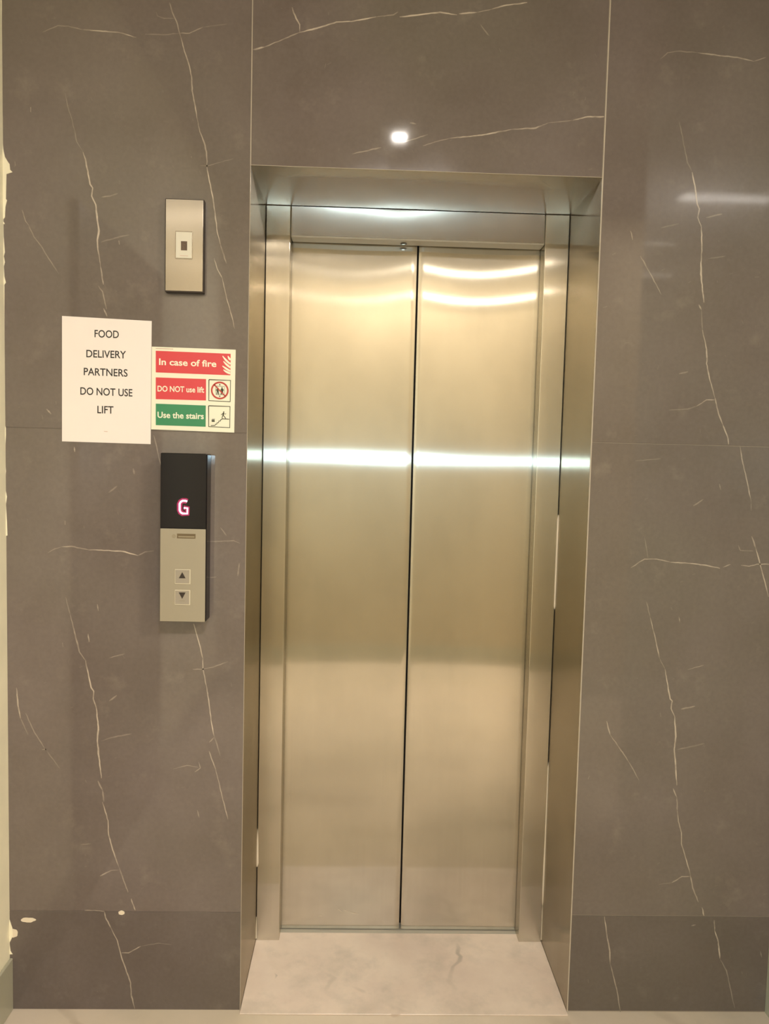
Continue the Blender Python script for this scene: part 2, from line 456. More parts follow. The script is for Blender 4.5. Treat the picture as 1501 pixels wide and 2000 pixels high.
# ------------------------------------------------------------------ the tiled wall
# veins traced on each tile: photo positions on the wall plane, width in mm, strength
VEINS = [
 # upper left tile
 ([(127,182),(132,207),(142,240),(150,277),(162,297)], 2.2, .22),
 ([(162,297),(167,312),(172,340),(176,360),(181,367),(179,383),(187,400),(190,430),(193,451),(190,469),(191,487),(194,503),(196,520)], 3.4, .95),
 ([(196,520),(199,538),(202,556)], 2.6, .85), ([(192,558),(200,569),(204,586),(208,604)], 3.0, .40), ([(202,602),(209,618)], 2.6, .6),
 ([(331,5),(336,23),(345,43),(349,60),(353,73)], 2.8, .45),
 ([(353,73),(360,100),(370,130),(374,150),(375,177),(381,207),(385,233)], 2.6, .65),
 ([(385,233),(390,257),(398,277),(403,297),(404,327)], 2.8, .55),
 ([(404,327),(408,350),(415,383),(420,419),(424,453),(430,477)], 2.6, .85), ([(430,477),(442,515)], 2.4, .35),
 ([(418,504),(424,525),(434,544)], 2.2, .6), ([(434,544),(442,581),(452,616),(458,642)], 2.2, .65),
 ([(83,63),(113,50),(133,51),(163,58)], 2.0, .28), ([(163,58),(200,61),(230,63),(266,73)], 2.4, .62),
 ([(283,67),(316,68),(350,65)], 2.2, .25), ([(350,65),(370,65),(396,53)], 2.4, .45), ([(396,53),(443,47)], 2.0, .15),
 ([(305,23),(307,31),(320,36),(340,36)], 2.2, .22),
 ([(43,410),(50,432),(56,440)], 2.4, .45), ([(56,440),(66,462),(80,480),(95,505),(115,535)], 2.2, .30),
 ([(60,209),(60,219)], 3, .9), ([(232,470),(233,478)], 3, .75), ([(29,315),(30,324)], 2.6, .6), ([(91,799),(100,809)], 4, .55),
 ([(198,385),(215,383),(230,378)], 3, .25), ([(197,473),(215,468),(235,462),(252,459)], 3, .20), ([(390,323),(404,324),(430,317),(455,310)], 2, .2),
 # overhead tile
 ([(494,97),(516,92)], 3.2, .95), ([(516,92),(552,77),(583,64)], 2.8, .55), ([(583,64),(619,55),(657,43),(686,42),(734,33)], 3.0, .85), ([(734,33),(768,29),(777,23)], 2.2, .4),
 ([(780,33),(825,28),(859,24),(892,29)], 3.2, .95), ([(896,27),(931,24)], 2.8, .85), ([(931,24),(960,18)], 2.2, .55), ([(960,18),(984,11),(1029,5)], 3.0, .95),
 ([(570,14),(578,36),(585,48),(585,62)], 2.8, .65),
 ([(686,301),(744,288)], 2.6, .38), ([(787,278),(835,263)], 2.4, .35), ([(825,285),(850,277),(878,270)], 2.2, .40),
 ([(878,270),(940,264),(998,253)], 2.8, .75), ([(998,253),(1046,250),(1070,240)], 2.6, .50), ([(1070,240),(1118,235)], 2.2, .35), ([(1118,235),(1147,228),(1182,228)], 2.8, .75),
 ([(800,240),(812,242)], 3, .35), ([(938,48),(945,58),(955,70)], 3, .28),
 # upper right tile
 ([(1326,238),(1333,273),(1341,315),(1350,334)], 2.4, .25),
 ([(1351,336),(1357,367),(1361,399),(1365,408),(1362,425),(1369,444)], 3.0, .8), ([(1369,444),(1370,490),(1368,514),(1369,546),(1374,591)], 3.2, .9),
 ([(1364,595),(1369,605)], 3.4, .6), ([(1369,605),(1371,644)], 2.2, .3), ([(1371,644),(1379,682),(1380,700),(1379,710),(1385,740),(1395,776)], 2.8, .70),
 ([(1395,776),(1402,806),(1411,830)], 2.8, .6), ([(1411,830),(1421,857),(1422,868)], 3.0, .85),
 ([(1395,781),(1379,781),(1360,793)], 2.6, .6), ([(1360,793),(1342,799),(1306,801)], 2.2, .25),
 ([(1231,451),(1235,469)], 2.4, .45), ([(1250,500),(1268,532),(1291,576)], 2.4, .38),
 ([(1289,115),(1303,103),(1324,100),(1362,103)], 2.4, .25), ([(1362,103),(1415,110),(1439,112),(1471,120)], 2.6, .55), ([(1471,120),(1495,112)], 2.2, .35),
 ([(1378,425),(1395,421),(1410,418)], 3.0, .38), ([(1325,730),(1343,726)], 3, .35), ([(1382,505),(1400,503),(1416,500)], 2.6, .22), ([(1290,445),(1325,437)], 3, .2),
 # lower left tile
 ([(300,850),(306,873),(310,893),(316,915)], 2.4, .42), ([(378,1218),(388,1253),(396,1286)], 2.8, .8), ([(396,1286),(396,1306),(403,1340)], 3.0, .6),
 ([(403,1340),(408,1373),(413,1413),(418,1438)], 2.6, .85), ([(418,1438),(424,1455),(430,1477)], 2.8, .3), ([(408,1467),(421,1503)], 2.4, .5), ([(421,1503),(433,1553),(445,1600)], 2.4, .55),
 ([(376,1307),(396,1307),(416,1303),(445,1292)], 2.0, .35),
 ([(418,1440),(408,1450)], 3.0, .35), ([(388,1488),(391,1500),(380,1508)], 2.4, .4), ([(338,1502),(365,1495),(388,1499)], 2.0, .3),
 ([(128,1166),(137,1200)], 2.4, .25), ([(137,1200),(147,1240),(155,1273),(167,1290)], 3.0, .42),
 ([(167,1290),(173,1320),(178,1343),(183,1350),(182,1365),(188,1383)], 3.0, .88), ([(188,1383),(192,1420),(190,1447),(193,1477),(198,1520)], 3.4, .9),
 ([(191,1525),(200,1543)], 3.0, .6), ([(200,1543),(203,1566)], 3.2, .32), ([(200,1566),(211,1603),(212,1630),(220,1660),(232,1693)], 2.8, .72), ([(232,1693),(250,1743)], 3.0, .45), ([(256,1755),(264,1778)], 3.0, .75),
 ([(232,1699),(217,1700),(195,1711)], 2.8, .5),
 ([(93,1080),(107,1072),(120,1068)], 2.2, .28), ([(120,1068),(140,1067),(173,1074)], 2.4, .5), ([(173,1074),(213,1075),(240,1077),(269,1085)], 2.6, .85), ([(269,1085),(283,1078),(300,1076)], 2.4, .42),
 ([(408,1058),(433,1057),(456,1056),(468,1061)], 2.2, .42), ([(430,1030),(442,1046)], 2.4, .3), ([(408,1128),(422,1127)], 2.6, .3),
 ([(32,1343),(35,1377),(40,1403)], 3.0, .65), ([(40,1403),(55,1435)], 2.6, .25), ([(50,1393),(67,1430),(87,1461)], 2.4, .32), ([(87,1461),(117,1501)], 2.2, .22), ([(82,1464),(92,1464)], 3, .4),
 ([(213,1369),(228,1358)], 3.6, .42), ([(197,1447),(220,1440),(257,1433)], 3, .25), ([(213,1285),(243,1277)], 2.4, .3),
 ([(145,873),(146,883)], 3, .7), ([(260,915),(262,926)], 3.4, .4), ([(212,962),(229,949)], 3.0, .3), ([(127,1017),(127,1025)], 2.6, .6), ([(190,1180),(192,1193)], 2.4, .55), ([(172,1238),(174,1254)], 3.0, .6), ([(122,1255),(123,1264)], 2.6, .5),
 ([(467,1100),(464,1125)], 3.4, .28), ([(385,1582),(389,1597)], 2.4, .4), ([(157,1650),(178,1648)], 3, .2),
 # lower right tile
 ([(1444,870),(1448,896),(1459,944),(1466,980)], 2.6, .55), ([(1466,980),(1466,998)], 2.2, .25), ([(1467,1047),(1475,1070)], 3.4, .6), ([(1475,1070),(1483,1100),(1492,1133),(1500,1166)], 2.6, .75),
 ([(1231,1109),(1258,1092),(1282,1092),(1309,1098)], 2.4, .48), ([(1309,1098),(1342,1100),(1378,1104),(1405,1110)], 2.6, .80), ([(1411,1108),(1426,1102)], 2.4, .4), ([(1446,1104),(1462,1106),(1477,1102),(1510,1102)], 2.4, .55),
 ([(1258,1050),(1265,1090)], 2.2, .22), ([(1441,1065),(1445,1075),(1470,1076)], 2.6, .3), ([(1262,1175),(1269,1206)], 2.2, .25),
 ([(1269,1206),(1279,1246),(1287,1285)], 2.4, .6), ([(1287,1285),(1298,1307)], 2.2, .3), ([(1298,1307),(1302,1331),(1308,1365),(1312,1369),(1310,1384),(1317,1400)], 3.0, .85),
 ([(1317,1400),(1319,1439),(1316,1463),(1319,1499),(1321,1534)], 3.4, .9), ([(1314,1540),(1321,1557)], 3.0, .6), ([(1321,1557),(1322,1584)], 2.8, .35), ([(1322,1584),(1324,1604),(1330,1626),(1330,1648),(1338,1675),(1347,1707)], 2.6, .72),
 ([(1347,1707),(1352,1734),(1363,1762)], 2.8, .55), ([(1370,1772),(1374,1789)], 3.0, .75), ([(1347,1712),(1331,1712),(1311,1724)], 2.6, .55), ([(1311,1724),(1285,1728)], 2, .2),
 ([(1184,1408),(1191,1435)], 2.4, .55), ([(1191,1435),(1215,1469),(1232,1496),(1247,1524)], 2.2, .42),
 ([(1325,1205),(1327,1216)], 2.6, .6), ([(1329,1385),(1357,1379)], 3.2, .38), ([(1322,1464),(1345,1459),(1375,1452)], 3, .22), ([(1342,1308),(1374,1299)], 2.4, .3), ([(1148,1522),(1150,1515)], 3, .4),
 ([(1353,988),(1373,975)], 3, .4), ([(1404,945),(1407,957)], 2.6, .4), ([(1240,900),(1290,896)], 2.4, .18),
 # bottom tiles
 ([(165,1778),(185,1778),(204,1780)], 2.4, .42), ([(204,1781),(206,1792),(217,1813)], 2.8, .6), ([(217,1813),(229,1837),(237,1869),(246,1894),(255,1920),(256,1942),(263,1970)], 2.8, .65), ([(237,1861),(251,1861),(275,1848)], 2.6, .6), ([(275,1848),(310,1842),(335,1845)], 2, .18),
 ([(1180,1790),(1185,1830),(1190,1856),(1191,1883)], 2.8, .72), ([(1191,1883),(1199,1913),(1205,1939),(1211,1977)], 2.6, .5),
 ([(1394,1797),(1395,1818)], 2.8, .6), ([(1395,1818),(1402,1840),(1405,1872)], 3.4, .95), ([(1405,1872),(1418,1896),(1425,1929),(1434,1969)], 2.4, .28),
 ([(1349,1808),(1358,1806)], 3, .35), ([(1484,1858),(1487,1870)], 3, .35),
]

def wall_tiles():
    bm = bmesh.new()
    lay = bm.verts.layers.float_color.new('vein')
    g = 0.0007
    tiles = [  # x0, x1, z0, z1, tint
        (XL, 0, Z1, 2.65, .97), (XL, 0, Z2, Z1, 1.0), (XL, 0, 0.002, Z2, .80),
        (XL, 0, 2.65, ZC, 1.0),
        (0, W, S, 2.65, .98), (0, W, 2.65, ZC, 1.0),
        (W, XR, Z1, 2.65, .98), (W, XR, Z2, Z1, 1.0), (W, XR, 0.002, Z2, .80), (W, XR, 2.65, ZC, 1.0)]
    for x0, x1, z0, z1, tint in tiles:
        n0 = len(bm.verts)
        vg = 0.0012
        box(bm, x0 + (vg if x0 >= 0 else 0), x1 - (vg if x1 < 1.2 else 0), 0.0, 0.010, z0 + g, z1 - g, 0.0006, 1)
        bm.verts.ensure_lookup_table()
        for v in bm.verts[n0:]:
            v[lay] = (0, tint, 0, 1)
    def backing(x0, x1, z0, z1, gr, y0=0.0012, y1=0.30):
        n0 = len(bm.verts)
        box(bm, x0, x1, y0, y1, z0, z1)
        bm.verts.ensure_lookup_table()
        for v in bm.verts[n0:]:
            v[lay] = (0, 1, gr, 1)
    backing(XL, -0.0022, 0.0, ZC, 0.1)
    backing(W + 0.0022, XR, 0.0, ZC, 1.0)
    backing(-0.0022, W + 0.0022, S + 0.0022, ZC, 1.0)
    # veins: thin inlays with soft edges lying in the polished face
    def inlay(pts, wmm, k, tint, Y=-0.00012, fade=True):
        # subdivide with a little wander
        P = [Vector(p) for p in pts]
        Q = []
        for a, b in zip(P[:-1], P[1:]):
            n = max(1, int((b - a).length / 0.006))
            nn = Vector((-(b - a).y, (b - a).x)).normalized()
            for i in range(n):
                t = i / n
                c = a.lerp(b, t)
                if i:
                    c += nn * (mnoise.noise(Vector((c.x * 90, c.y * 90, 3.1))) * 0.0011)
                Q.append(c)
        Q.append(P[-1])
        n = len(Q)
        rows = []
        for i, c in enumerate(Q):
            a = Q[max(0, i - 1)]; b = Q[min(n - 1, i + 1)]
            d = (b - a).normalized(); nn = Vector((-d.y, d.x))
            e = min(i, n - 1 - i) / max(1.0, (n - 1) * 0.5)
            ww = wmm * 0.001 * (0.75 + 0.35 * mnoise.noise(Vector((c.x * 40, c.y * 40, 9.7))))
            ww *= 0.55 + 0.45 * min(1, e * 3)
            kk = k * (0.88 + 0.35 * mnoise.noise(Vector((c.x * 60, c.y * 60, 5.5))))
            if fade: kk *= min(1, 0.55 + e * 2)
            row = []
            for off, s in ((-0.85, 0), (-0.28, 1), (0.28, 1), (0.85, 0)):
                q = c + nn * off * ww
                v = bm.verts.new((q.x, Y, q.y))
                v[lay] = (max(0, min(1, kk * s)), tint, 0, 1)
                row.append(v)
            rows.append(row)
        for r0, r1 in zip(rows[:-1], rows[1:]):
            for j in range(3):
                f = bm.faces.new((r0[j], r1[j], r1[j + 1], r0[j + 1]))
                f.normal_update()
                if f.normal.y > 0: f.normal_flip()
    def tint_at(x, z):
        for x0, x1, z0, z1, t in tiles:
            if x0 <= x <= x1 and z0 <= z <= z1: return t
        return 1.0
    for pts, wmm, k in VEINS:
        q = px2(pts, 0.0)
        mid = q[len(q) // 2]
        inlay(q, wmm * 1.1, min(1, k * 1.12), tint_at(*mid))
    # short faint flecks in the stone
    for x0, x1, z0, z1, tint in tiles:
        cnt = int(90 * (x1 - x0) * (z1 - z0))
        for _ in range(cnt):
            x = random.uniform(x0 + .015, x1 - .015); z = random.uniform(z0 + .015, z1 - .015)
            a = random.choice((-1.35, -1.2, 0.35, 0.5, 1.5)) + random.uniform(-.25, .25)
            L = random.uniform(.002, .011)
            inlay([(x, z), (x + math.cos(a) * L, z + math.sin(a) * L)], random.uniform(2.0, 4.0), random.uniform(.06, .24), tint, -0.00009)
    o = link('wall_front', bm, [M['tile']])
    # white paint splashes on the lowest tile
    b2 = bmesh.new()
    for (u, v, ru, rv, sd) in ((54, 1797, 14, 5, 1), (27, 1823, 8, 8, 2), (237, 1783, 6, 4, 3)):
        pts = []
        for i in range(22):
            a = -2 * math.pi * i / 22
            k = 1 + 0.28 * mnoise.noise(Vector((math.cos(a) * 1.6, math.sin(a) * 1.6, sd * 4.0)))
            pts.append((u + ru * k * math.cos(a), v + rv * k * math.sin(a)))
        q = px2(pts, -0.0008)
        if sum(q[i - 1][0] * q[i][1] - q[i][0] * q[i - 1][1] for i in range(len(q))) < 0: q = q[::-1]
        prism(b2, q, -0.0008, 0.0)
    link('paint_splash', b2, M['paint'], o)
    struct(o, 'dark brown polished stone tile wall with pale veins around the lift')
    # cream joint lines beside and above the opening
    b3 = bmesh.new()
    box(b3, W + 0.0002, W + 0.0030, -0.0012, 0.004, 0.0, 2.5, 0.0004, 1)
    box(b3, W + 0.0002, W + 0.0030, -0.0010, 0.004, 2.5, ZC, 0.0004, 1)
    box(b3, -0.0018, -0.0001, -0.0007, 0.004, S, ZC, 0.0004, 1)
    box(b3, -0.0014, -0.0002, -0.0006, 0.004, 0.0, S, 0.0004, 1)
    box(b3, 0.0, W, -0.0004, 0.004, S + 0.0002, S + 0.0012, 0.0003, 1)
    link('joint_filler', b3, M['joint'], o)
    return o
wall = wall_tiles()

# ------------------------------------------------------------------ rest of the room
def slab(name, x0, x1, y0, y1, z0, z1, mat, label=None):
    bm = bmesh.new(); box(bm, x0, x1, y0, y1, z0, z1)
    return struct(link(name, bm, mat), label)

slab('floor', XL - .1, 3.2, YB - .1, 0.36, -0.06, 0.0, M['floor'], 'cream marble lobby floor')
slab('ceiling', XL - .1, 3.2, YB - .1, 0.30, ZC, ZC + 0.06, M['ceiling'])
slab('wall_back', XL - .1, 3.2, YB - .1, YB, 0.0, ZC, M['back'])
slab('baseboard_back', XL, 3.1, YB, YB + 0.012, 0.0, 0.12, M['skirt'])
slab('wall_right', XR, XR + .1, -1.15, 0.30, 0.0, ZC, M['green'], 'pale green glossy wall at right')
slab('wall_far_right', 3.1, 3.2, YB, 0.3, 0.0, ZC, M['cream'])
slab('wall_corridor', XR + .1, 3.1, -0.02, 0.3, 0.0, ZC, M['back'])

# left wall: cream paint lapping raggedly over the tile edge
bm = bmesh.new()
box(bm, XL - .1, XL, YB, 0.30, 0.0, ZC)
wl = link('wall_left', bm, M['cream'])
struct(wl, 'cream painted wall at left edge')
bm = bmesh.new()
EDGE = [(0,3),(40,3),(120,3),(200,4),(270,4),(292,6),(306,9),(316,15),(320,18),(331,19),(336,24),(340,12),(388,11),(391,13),(404,10),(424,9),(430,5),(437,9),(438,6),(452,6),(480,8),(492,9),(500,7),(512,9),(520,7),(540,8),(552,11),(556,8),(620,8),(700,8),(760,9),(800,9),(826,8),(836,11),(850,11),(870,10),(880,9),(905,10),(920,11),(950,9),(970,13),(985,11),(1020,13),(1046,14),(1047,10),(1100,10),(1200,11),(1290,13),(1330,12),(1440,12),(1500,13),(1530,15),(1560,14),(1640,13),(1700,14),(1760,15),(1780,16),(1796,18),(1815,24),(1830,24),(1842,18),(1858,20),(1864,24)]
prev = None
Yp = -0.0012
for v, u in EDGE:
    q = wp(u, v, Yp)
    a = bm.verts.new((min(XL, q.x) - 0.02, Yp, q.z)); b = bm.verts.new((q.x, Yp, q.z)); c = bm.verts.new((q.x + 0.0004, 0.0, q.z))
    if prev:
        bm.faces.new((prev[0], a, b, prev[1])); bm.faces.new((prev[1], b, c, prev[2]))
    prev = (a, b, c)
bmesh.ops.recalc_face_normals(bm, faces=bm.faces)
link('paint_edge', bm, M['cream'], wl)

bm = bmesh.new(); box(bm, XL, XL + .008, YB, 0.0, 0.0, 0.135, 0.002, 1)
struct(link('baseboard_left', bm, M['skirt']), 'grey green skirting at foot of cream wall')
bm = bmesh.new(); box(bm, XL, XL + 0.02, -1.35, -0.42, 0.0, 2.12, 0.003, 1)
struct(link('door_1', bm, M['brown']))

# ------------------------------------------------------------------ lift frame
fr = empty('elevator_surround', (W / 2, D, 0.0))
tag(fr, 'brushed steel frame lining the recess round the lift doors', 'elevator frame', kind='thing')
uvx = lambda c: (c.x, c.z)
uvy = lambda c: (c.y, c.z)

def plate(name, x0, x1, y0, y1, z0, z1, mat, uvf, parent, bev=0.0012):
    bm = bmesh.new(); box(bm, x0, x1, y0, y1, z0, z1, bev, 2)
    o = link(name, bm, mat, parent)
    return uv_by(o, uvf)

def wavy_plane(name, origin, U, V, lu, lv, nu, nv, fn, mat, uvf, parent, depth):
    """sheet-metal face: grid from origin along U and V, displaced along its normal by fn(s, t), with folded edges"""
    bm = bmesh.new()
    nrm = U.cross(V).normalized()
    G = [[bm.verts.new(origin + U * (lu * i / nu) + V * (lv * j / nv) + nrm * fn(i / nu, j / nv)) for j in range(nv + 1)] for i in range(nu + 1)]
    for i in range(nu):
        for j in range(nv):
            f = bm.faces.new((G[i][j], G[i + 1][j], G[i + 1][j + 1], G[i][j + 1]))
            f.smooth = True
    ring = [G[i][0] for i in range(nu)] + [G[nu][j] for j in range(nv)] + [G[i][nv] for i in range(nu, 0, -1)] + [G[0][j] for j in range(nv, 0, -1)]
    f0 = [bm.verts.new(v.co) for v in ring]; b0 = [bm.verts.new(v.co - nrm * depth) for v in ring]
    n = len(ring)
    for i in range(n):
        bm.faces.new((f0[i], b0[i], b0[(i + 1) % n], f0[(i + 1) % n]))
    o = link(name, bm, mat, parent)
    return uv_by(o, uvf)

X_, Y_, Z_ = Vector((1, 0, 0)), Vector((0, 1, 0)), Vector((0, 0, 1))
flat = lambda s, t: 0.0
# returns of the recess
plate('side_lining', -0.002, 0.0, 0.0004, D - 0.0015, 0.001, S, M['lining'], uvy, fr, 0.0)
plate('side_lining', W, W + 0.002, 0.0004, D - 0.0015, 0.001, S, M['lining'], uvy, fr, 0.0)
def soffit_wave(s, t):
    return 0.00016 * math.sin(s * 9.0 + 1.0) * t * t + 0.00008 * math.sin(s * 23) * t
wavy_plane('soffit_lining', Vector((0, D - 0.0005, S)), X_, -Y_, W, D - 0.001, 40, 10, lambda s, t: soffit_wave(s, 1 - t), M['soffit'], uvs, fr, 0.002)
# frame faces
plate('jamb', 0.0012, JL, D, DD - 0.004, 0.001, S - 0.0005, M['frame'], uvx, fr, 0.0016)
plate('jamb', JR, W - 0.0012, D, DD - 0.004, 0.001, S - 0.0005, M['frame'], uvx, fr, 0.0016)
def head_wave(s, t):
    return 0.00010 * math.sin(s * 7.5 + 0.6) * (t ** 2) + 0.00005 * math.sin(s * 27) * t
hd = plate('header', JL + 0.0008, JR - 0.0008, D + 0.0012, DD - 0.004, ZH, S - 0.0005, M['track'], uvx, fr, 0.0028)
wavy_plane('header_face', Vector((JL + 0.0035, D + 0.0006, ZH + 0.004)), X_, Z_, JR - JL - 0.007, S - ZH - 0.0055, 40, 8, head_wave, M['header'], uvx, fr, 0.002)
# emergency key hole under the header
kx = wp(788, 474, D + 0.025).x
bm = bmesh.new()
bmesh.ops.create_cone(bm, cap_ends=True, segments=24, radius1=0.0095, radius2=0.0085, depth=0.002, matrix=Matrix.Translation((kx, D + 0.030, ZH - 0.0009)))
kh = link('key_hole', bm, M['blackbox'], hd)
bm = bmesh.new()
bmesh.ops.create_cone(bm, cap_ends=True, segments=16, radius1=0.004, radius2=0.004, depth=0.002, matrix=Matrix.Translation((kx, D + 0.030, ZH - 0.0016)))
uv_by(link('key_pin', bm, M['plate'], hd), uvx)
# sealant beads in the corners of the recess
def bead(pts, x, yy, w0):
    bm = bmesh.new()
    prev = None
    for i, (z, w) in enumerate(pts):
        r = w * w0
        ring = [bm.verts.new((x + math.cos(a) * r, yy + math.sin(a) * r, z)) for a in [2 * math.pi * k / 8 for k in range(8)]]
        if prev:
            for k in range(8):
                bm.faces.new((prev[k], prev[(k + 1) % 8], ring[(k + 1) % 8], ring[k]))
        prev = ring
    bmesh.ops.recalc_face_normals(bm, faces=bm.faces)
    return link('sealant_bead', bm, M['sealant'], fr, True)
def bz(v, u): return wp(u, v, D).z
bead([(bz(1005,1083),.2),(bz(1015,1083),1),(bz(1120,1080),1.0),(bz(1183,1078),.9),(bz(1190,1078),.1)], W - 0.0012, D - 0.0018, 0.0028)
bead([(bz(1488,1067),.1),(bz(1500,1067),.7),(bz(1640,1062),.8),(bz(1690,1061),1.3),(bz(1728,1060),1.4),(bz(1758,1059),1.0),(bz(1768,1058),.3)], W - 0.0012, D - 0.0016, 0.0022)
bead([(bz(1768,1058),.2),(bz(1780,1058),.5),(bz(1835,1057),.6)], W - 0.0012, D - 0.0014, 0.0022)
bead([(bz(1618,500),.1),(bz(1640,500),.8),(bz(1665,499),1.2),(bz(1686,498),1.5),(bz(1692,497),.4)], 0.0012, D - 0.0016, 0.0028)
bead([(bz(1790,497),.2),(bz(1805,497),.5),(bz(1832,497),.9)], 0.0012, D - 0.0014, 0.0022)
# door track at the foot
plate('door_track', JL - 0.02, JR + 0.02, DD - 0.018, DD + 0.05, 0.0, 0.0025, M['track'], uvx, fr, 0.0006)
bm = bmesh.new(); box(bm, -0.02, W + 0.02, DD + 0.034, DD + 0.05, 0.0, S)
link('shaft_shade_sheet', bm, M['dark'], fr)  # black sheet standing for the darkness behind the door seam

# ------------------------------------------------------------------ door leaves
XM = 0.4190
def leaf(x0, x1, label, flip):
    root = empty('elevator_door_leaf', ((x0 + x1) / 2, DD, 0.006))
    tag(root, label, 'elevator door', 'pair of lift door leaves', 'thing')
    def wave(s, t):
        # oil-canning: slack sheet towards the top, nearly flat at eye height
        top = max(0.0, (t - 0.73) / 0.27)
        d = WAVE_A * math.sin(math.pi * min(1, max(0, s))) * top ** 1.6
        d += 0.00016 * math.sin(s * 5 + t * 7 + flip * 2.0)
        # rolled edges
        e = min(s, 1 - s) * (x1 - x0)
        if e < 0.004: d -= (0.004 - e) ** 2 / 0.004 * 0.6
        return d
    nu, nv = 44, 90
    o = wavy_plane('leaf_sheet', Vector((x0, DD, 0.0045)), X_, Z_, x1 - x0, 2.012 - 0.0045, nu, nv, wave, M['door'], uvx, root, 0.028)
    return root
WAVE_A = -0.0030
lx0, rx1 = JL - 0.012, JR + 0.012
lf = leaf(lx0, XM - 0.0028, 'left brushed steel lift door leaf, beside the call panel side', 0)
rf = leaf(XM + 0.0028, rx1, 'right brushed steel lift door leaf with two bright wavy streaks', 1)
lf['label'] = 'left brushed steel leaf of the closed lift doors, nearer the call panel'
rf['label'] = 'right brushed steel leaf of the closed lift doors, with the brighter wavy streaks'
# scuffs low on the left leaf
bm = bmesh.new()
for pts in ([(672,1778),(688,1783),(701,1785)], [(622,1789),(630,1788)], [(660,1776),(668,1781)]):
    bm = bmesh.new()
    stroke(bm, px2(pts, DD - 0.0005), 0.0012, DD - 0.0005)
    link('scuff_mark', bm, M['sealant'], lf)

# ------------------------------------------------------------------ marble sill
bm = bmesh.new()
lay = bm.verts.layers.float_color.new('vein')
box(bm, 0.0004, W - 0.0004, -0.016, DD - 0.018, 0.0, 0.0030, 0.0008, 1)
for v in bm.verts: v[lay] = (0, 1, 0, 1)
def fl_pt(u, v, z=0.0031):
    d = CF + CR * ((u - 750.5) / F_PX) + CU * ((1000 - v) / F_PX)
    return CAM + d * ((z - CAM.z) / d.z)
def floor_vein(pts, ws, ks):
    rows = []
    for (u, v), w, k in zip(pts, ws, ks):
        row = []
        for off, s in ((-1, 0), (-.3, 1), (.3, 1), (1, 0)):
            q = fl_pt(u + off * w, v)
            vt = bm.verts.new(q); vt[lay] = (k * s, 1, 0, 1); row.append(vt)
        rows.append(row)
    for a, b in zip(rows[:-1], rows[1:]):
        for j in range(3):
            f = bm.faces.new((a[j], a[j + 1], b[j + 1], b[j])); f.normal_update()
            if f.normal.z < 0: f.normal_flip()
floor_vein([(893,1840),(895,1852),(893,1862),(899,1868),(896,1878),(884,1888),(880,1900),(876,1918),(888,1930),(882,1945)], [3,6,6,6,7,5,6,8,9,6], [.0,.35,.55,.6,.45,.35,.18,.16,.12,0])
floor_vein([(640,1900),(652,1910),(640,1925),(632,1940)], [8,9,7,6], [0,.22,.2,0])
floor_vein([(690,1925),(706,1935),(712,1942)], [8,9,6], [0,.25,0])
floor_vein([(536,1900),(540,1905),(536,1912)], [2,3,2], [0,.45,0])
floor_vein([(760,1960),(785,1975),(770,1982)], [10,14,8], [0,.16,0])
sl = link('threshold_slab', bm, M['slab'])
tag(sl, 'pale veined marble sill slab on the floor at the foot of the lift doors', 'door sill', kind='thing')

# ------------------------------------------------------------------ paper notice
T = -0.0012
pn = empty('paper_notice', wp(208, 865, 0))
tag(pn, 'white paper notice reading food delivery partners do not use lift, taped on tiles', 'paper notice')
bm = bmesh.new()
quad_px(bm, [(121, 617), (296, 627), (294, 867.5), (121, 862)], T, 0.0011)
link('sheet', bm, M['paper'], pn)
for body, u0, u1, v0, v1, cap in (('FOOD', 184.5, 232, 658.5, 660.3, 14), ('DELIVERY', 168.5, 246, 697.5, 700, 14), ('PARTNERS', 163.5, 249, 732.5, 735.6, 14),
                                  ('DO NOT USE', 156.8, 258.5, 770.5, 774.3, 14), ('LIFT', 190, 221.5, 806.8, 807.8, 14)):
    text_px(body, (u0, v0), (u1, v1), cap, T - 0.00025, 'text_line', M['ink'], pn, 0.012)
bm = bmesh.new()
stroke(bm, px2([(203, 842.5), (210, 843)], T - 0.0002), 0.0012, T - 0.0002)
link('faint_smudge', bm, M['faint'], pn)

# ------------------------------------------------------------------ fire sign
B = -0.0020
fs = empty('fire_safety_sign', wp(377, 840, 0))
tag(fs, 'square ivory fire sign with red and green bands, right of the paper notice', 'safety sign')
bm = bmesh.new(); quad_px(bm, [(296.3, 677), (460, 683), (457, 845), (295, 838.5)], B, 0.0019)
link('board', bm, M['ivory'], fs)
def band(corners, mat, label):
    bm = bmesh.new(); quad_px(bm, corners, B - 0.0003, 0.0003)
    o = link('color_band', bm, mat, fs); o['label'] = label
    return o
b1 = band([(304, 685), (450.2, 691), (449.6, 733), (304, 727.3)], M['red'], 'top red band with flame')
b2 = band([(304, 737), (402.2, 740.4), (402, 782.2), (304, 779.5)], M['red'], 'middle red band')
b3 = band([(304, 788.3), (401.7, 792), (401.4, 833.5), (304, 830.3)], M['sgreen'], 'green band')
Tb = B - 0.0005
text_px('In case of fire', (310.4, 712.4), (422.3, 716.6), 12, Tb, 'lettering', M['ivory'], b1, 0.022)
text_px('DO NOT use lift', (307.4, 764.2), (398.4, 766.8), 10.6, Tb, 'lettering', M['ivory'], b2, 0.020)
text_px('Use the stairs', (307.4, 815.6), (397.8, 818.4), 11.2, Tb, 'lettering', M['ivory'], b3, 0.022)
bm = bmesh.new()
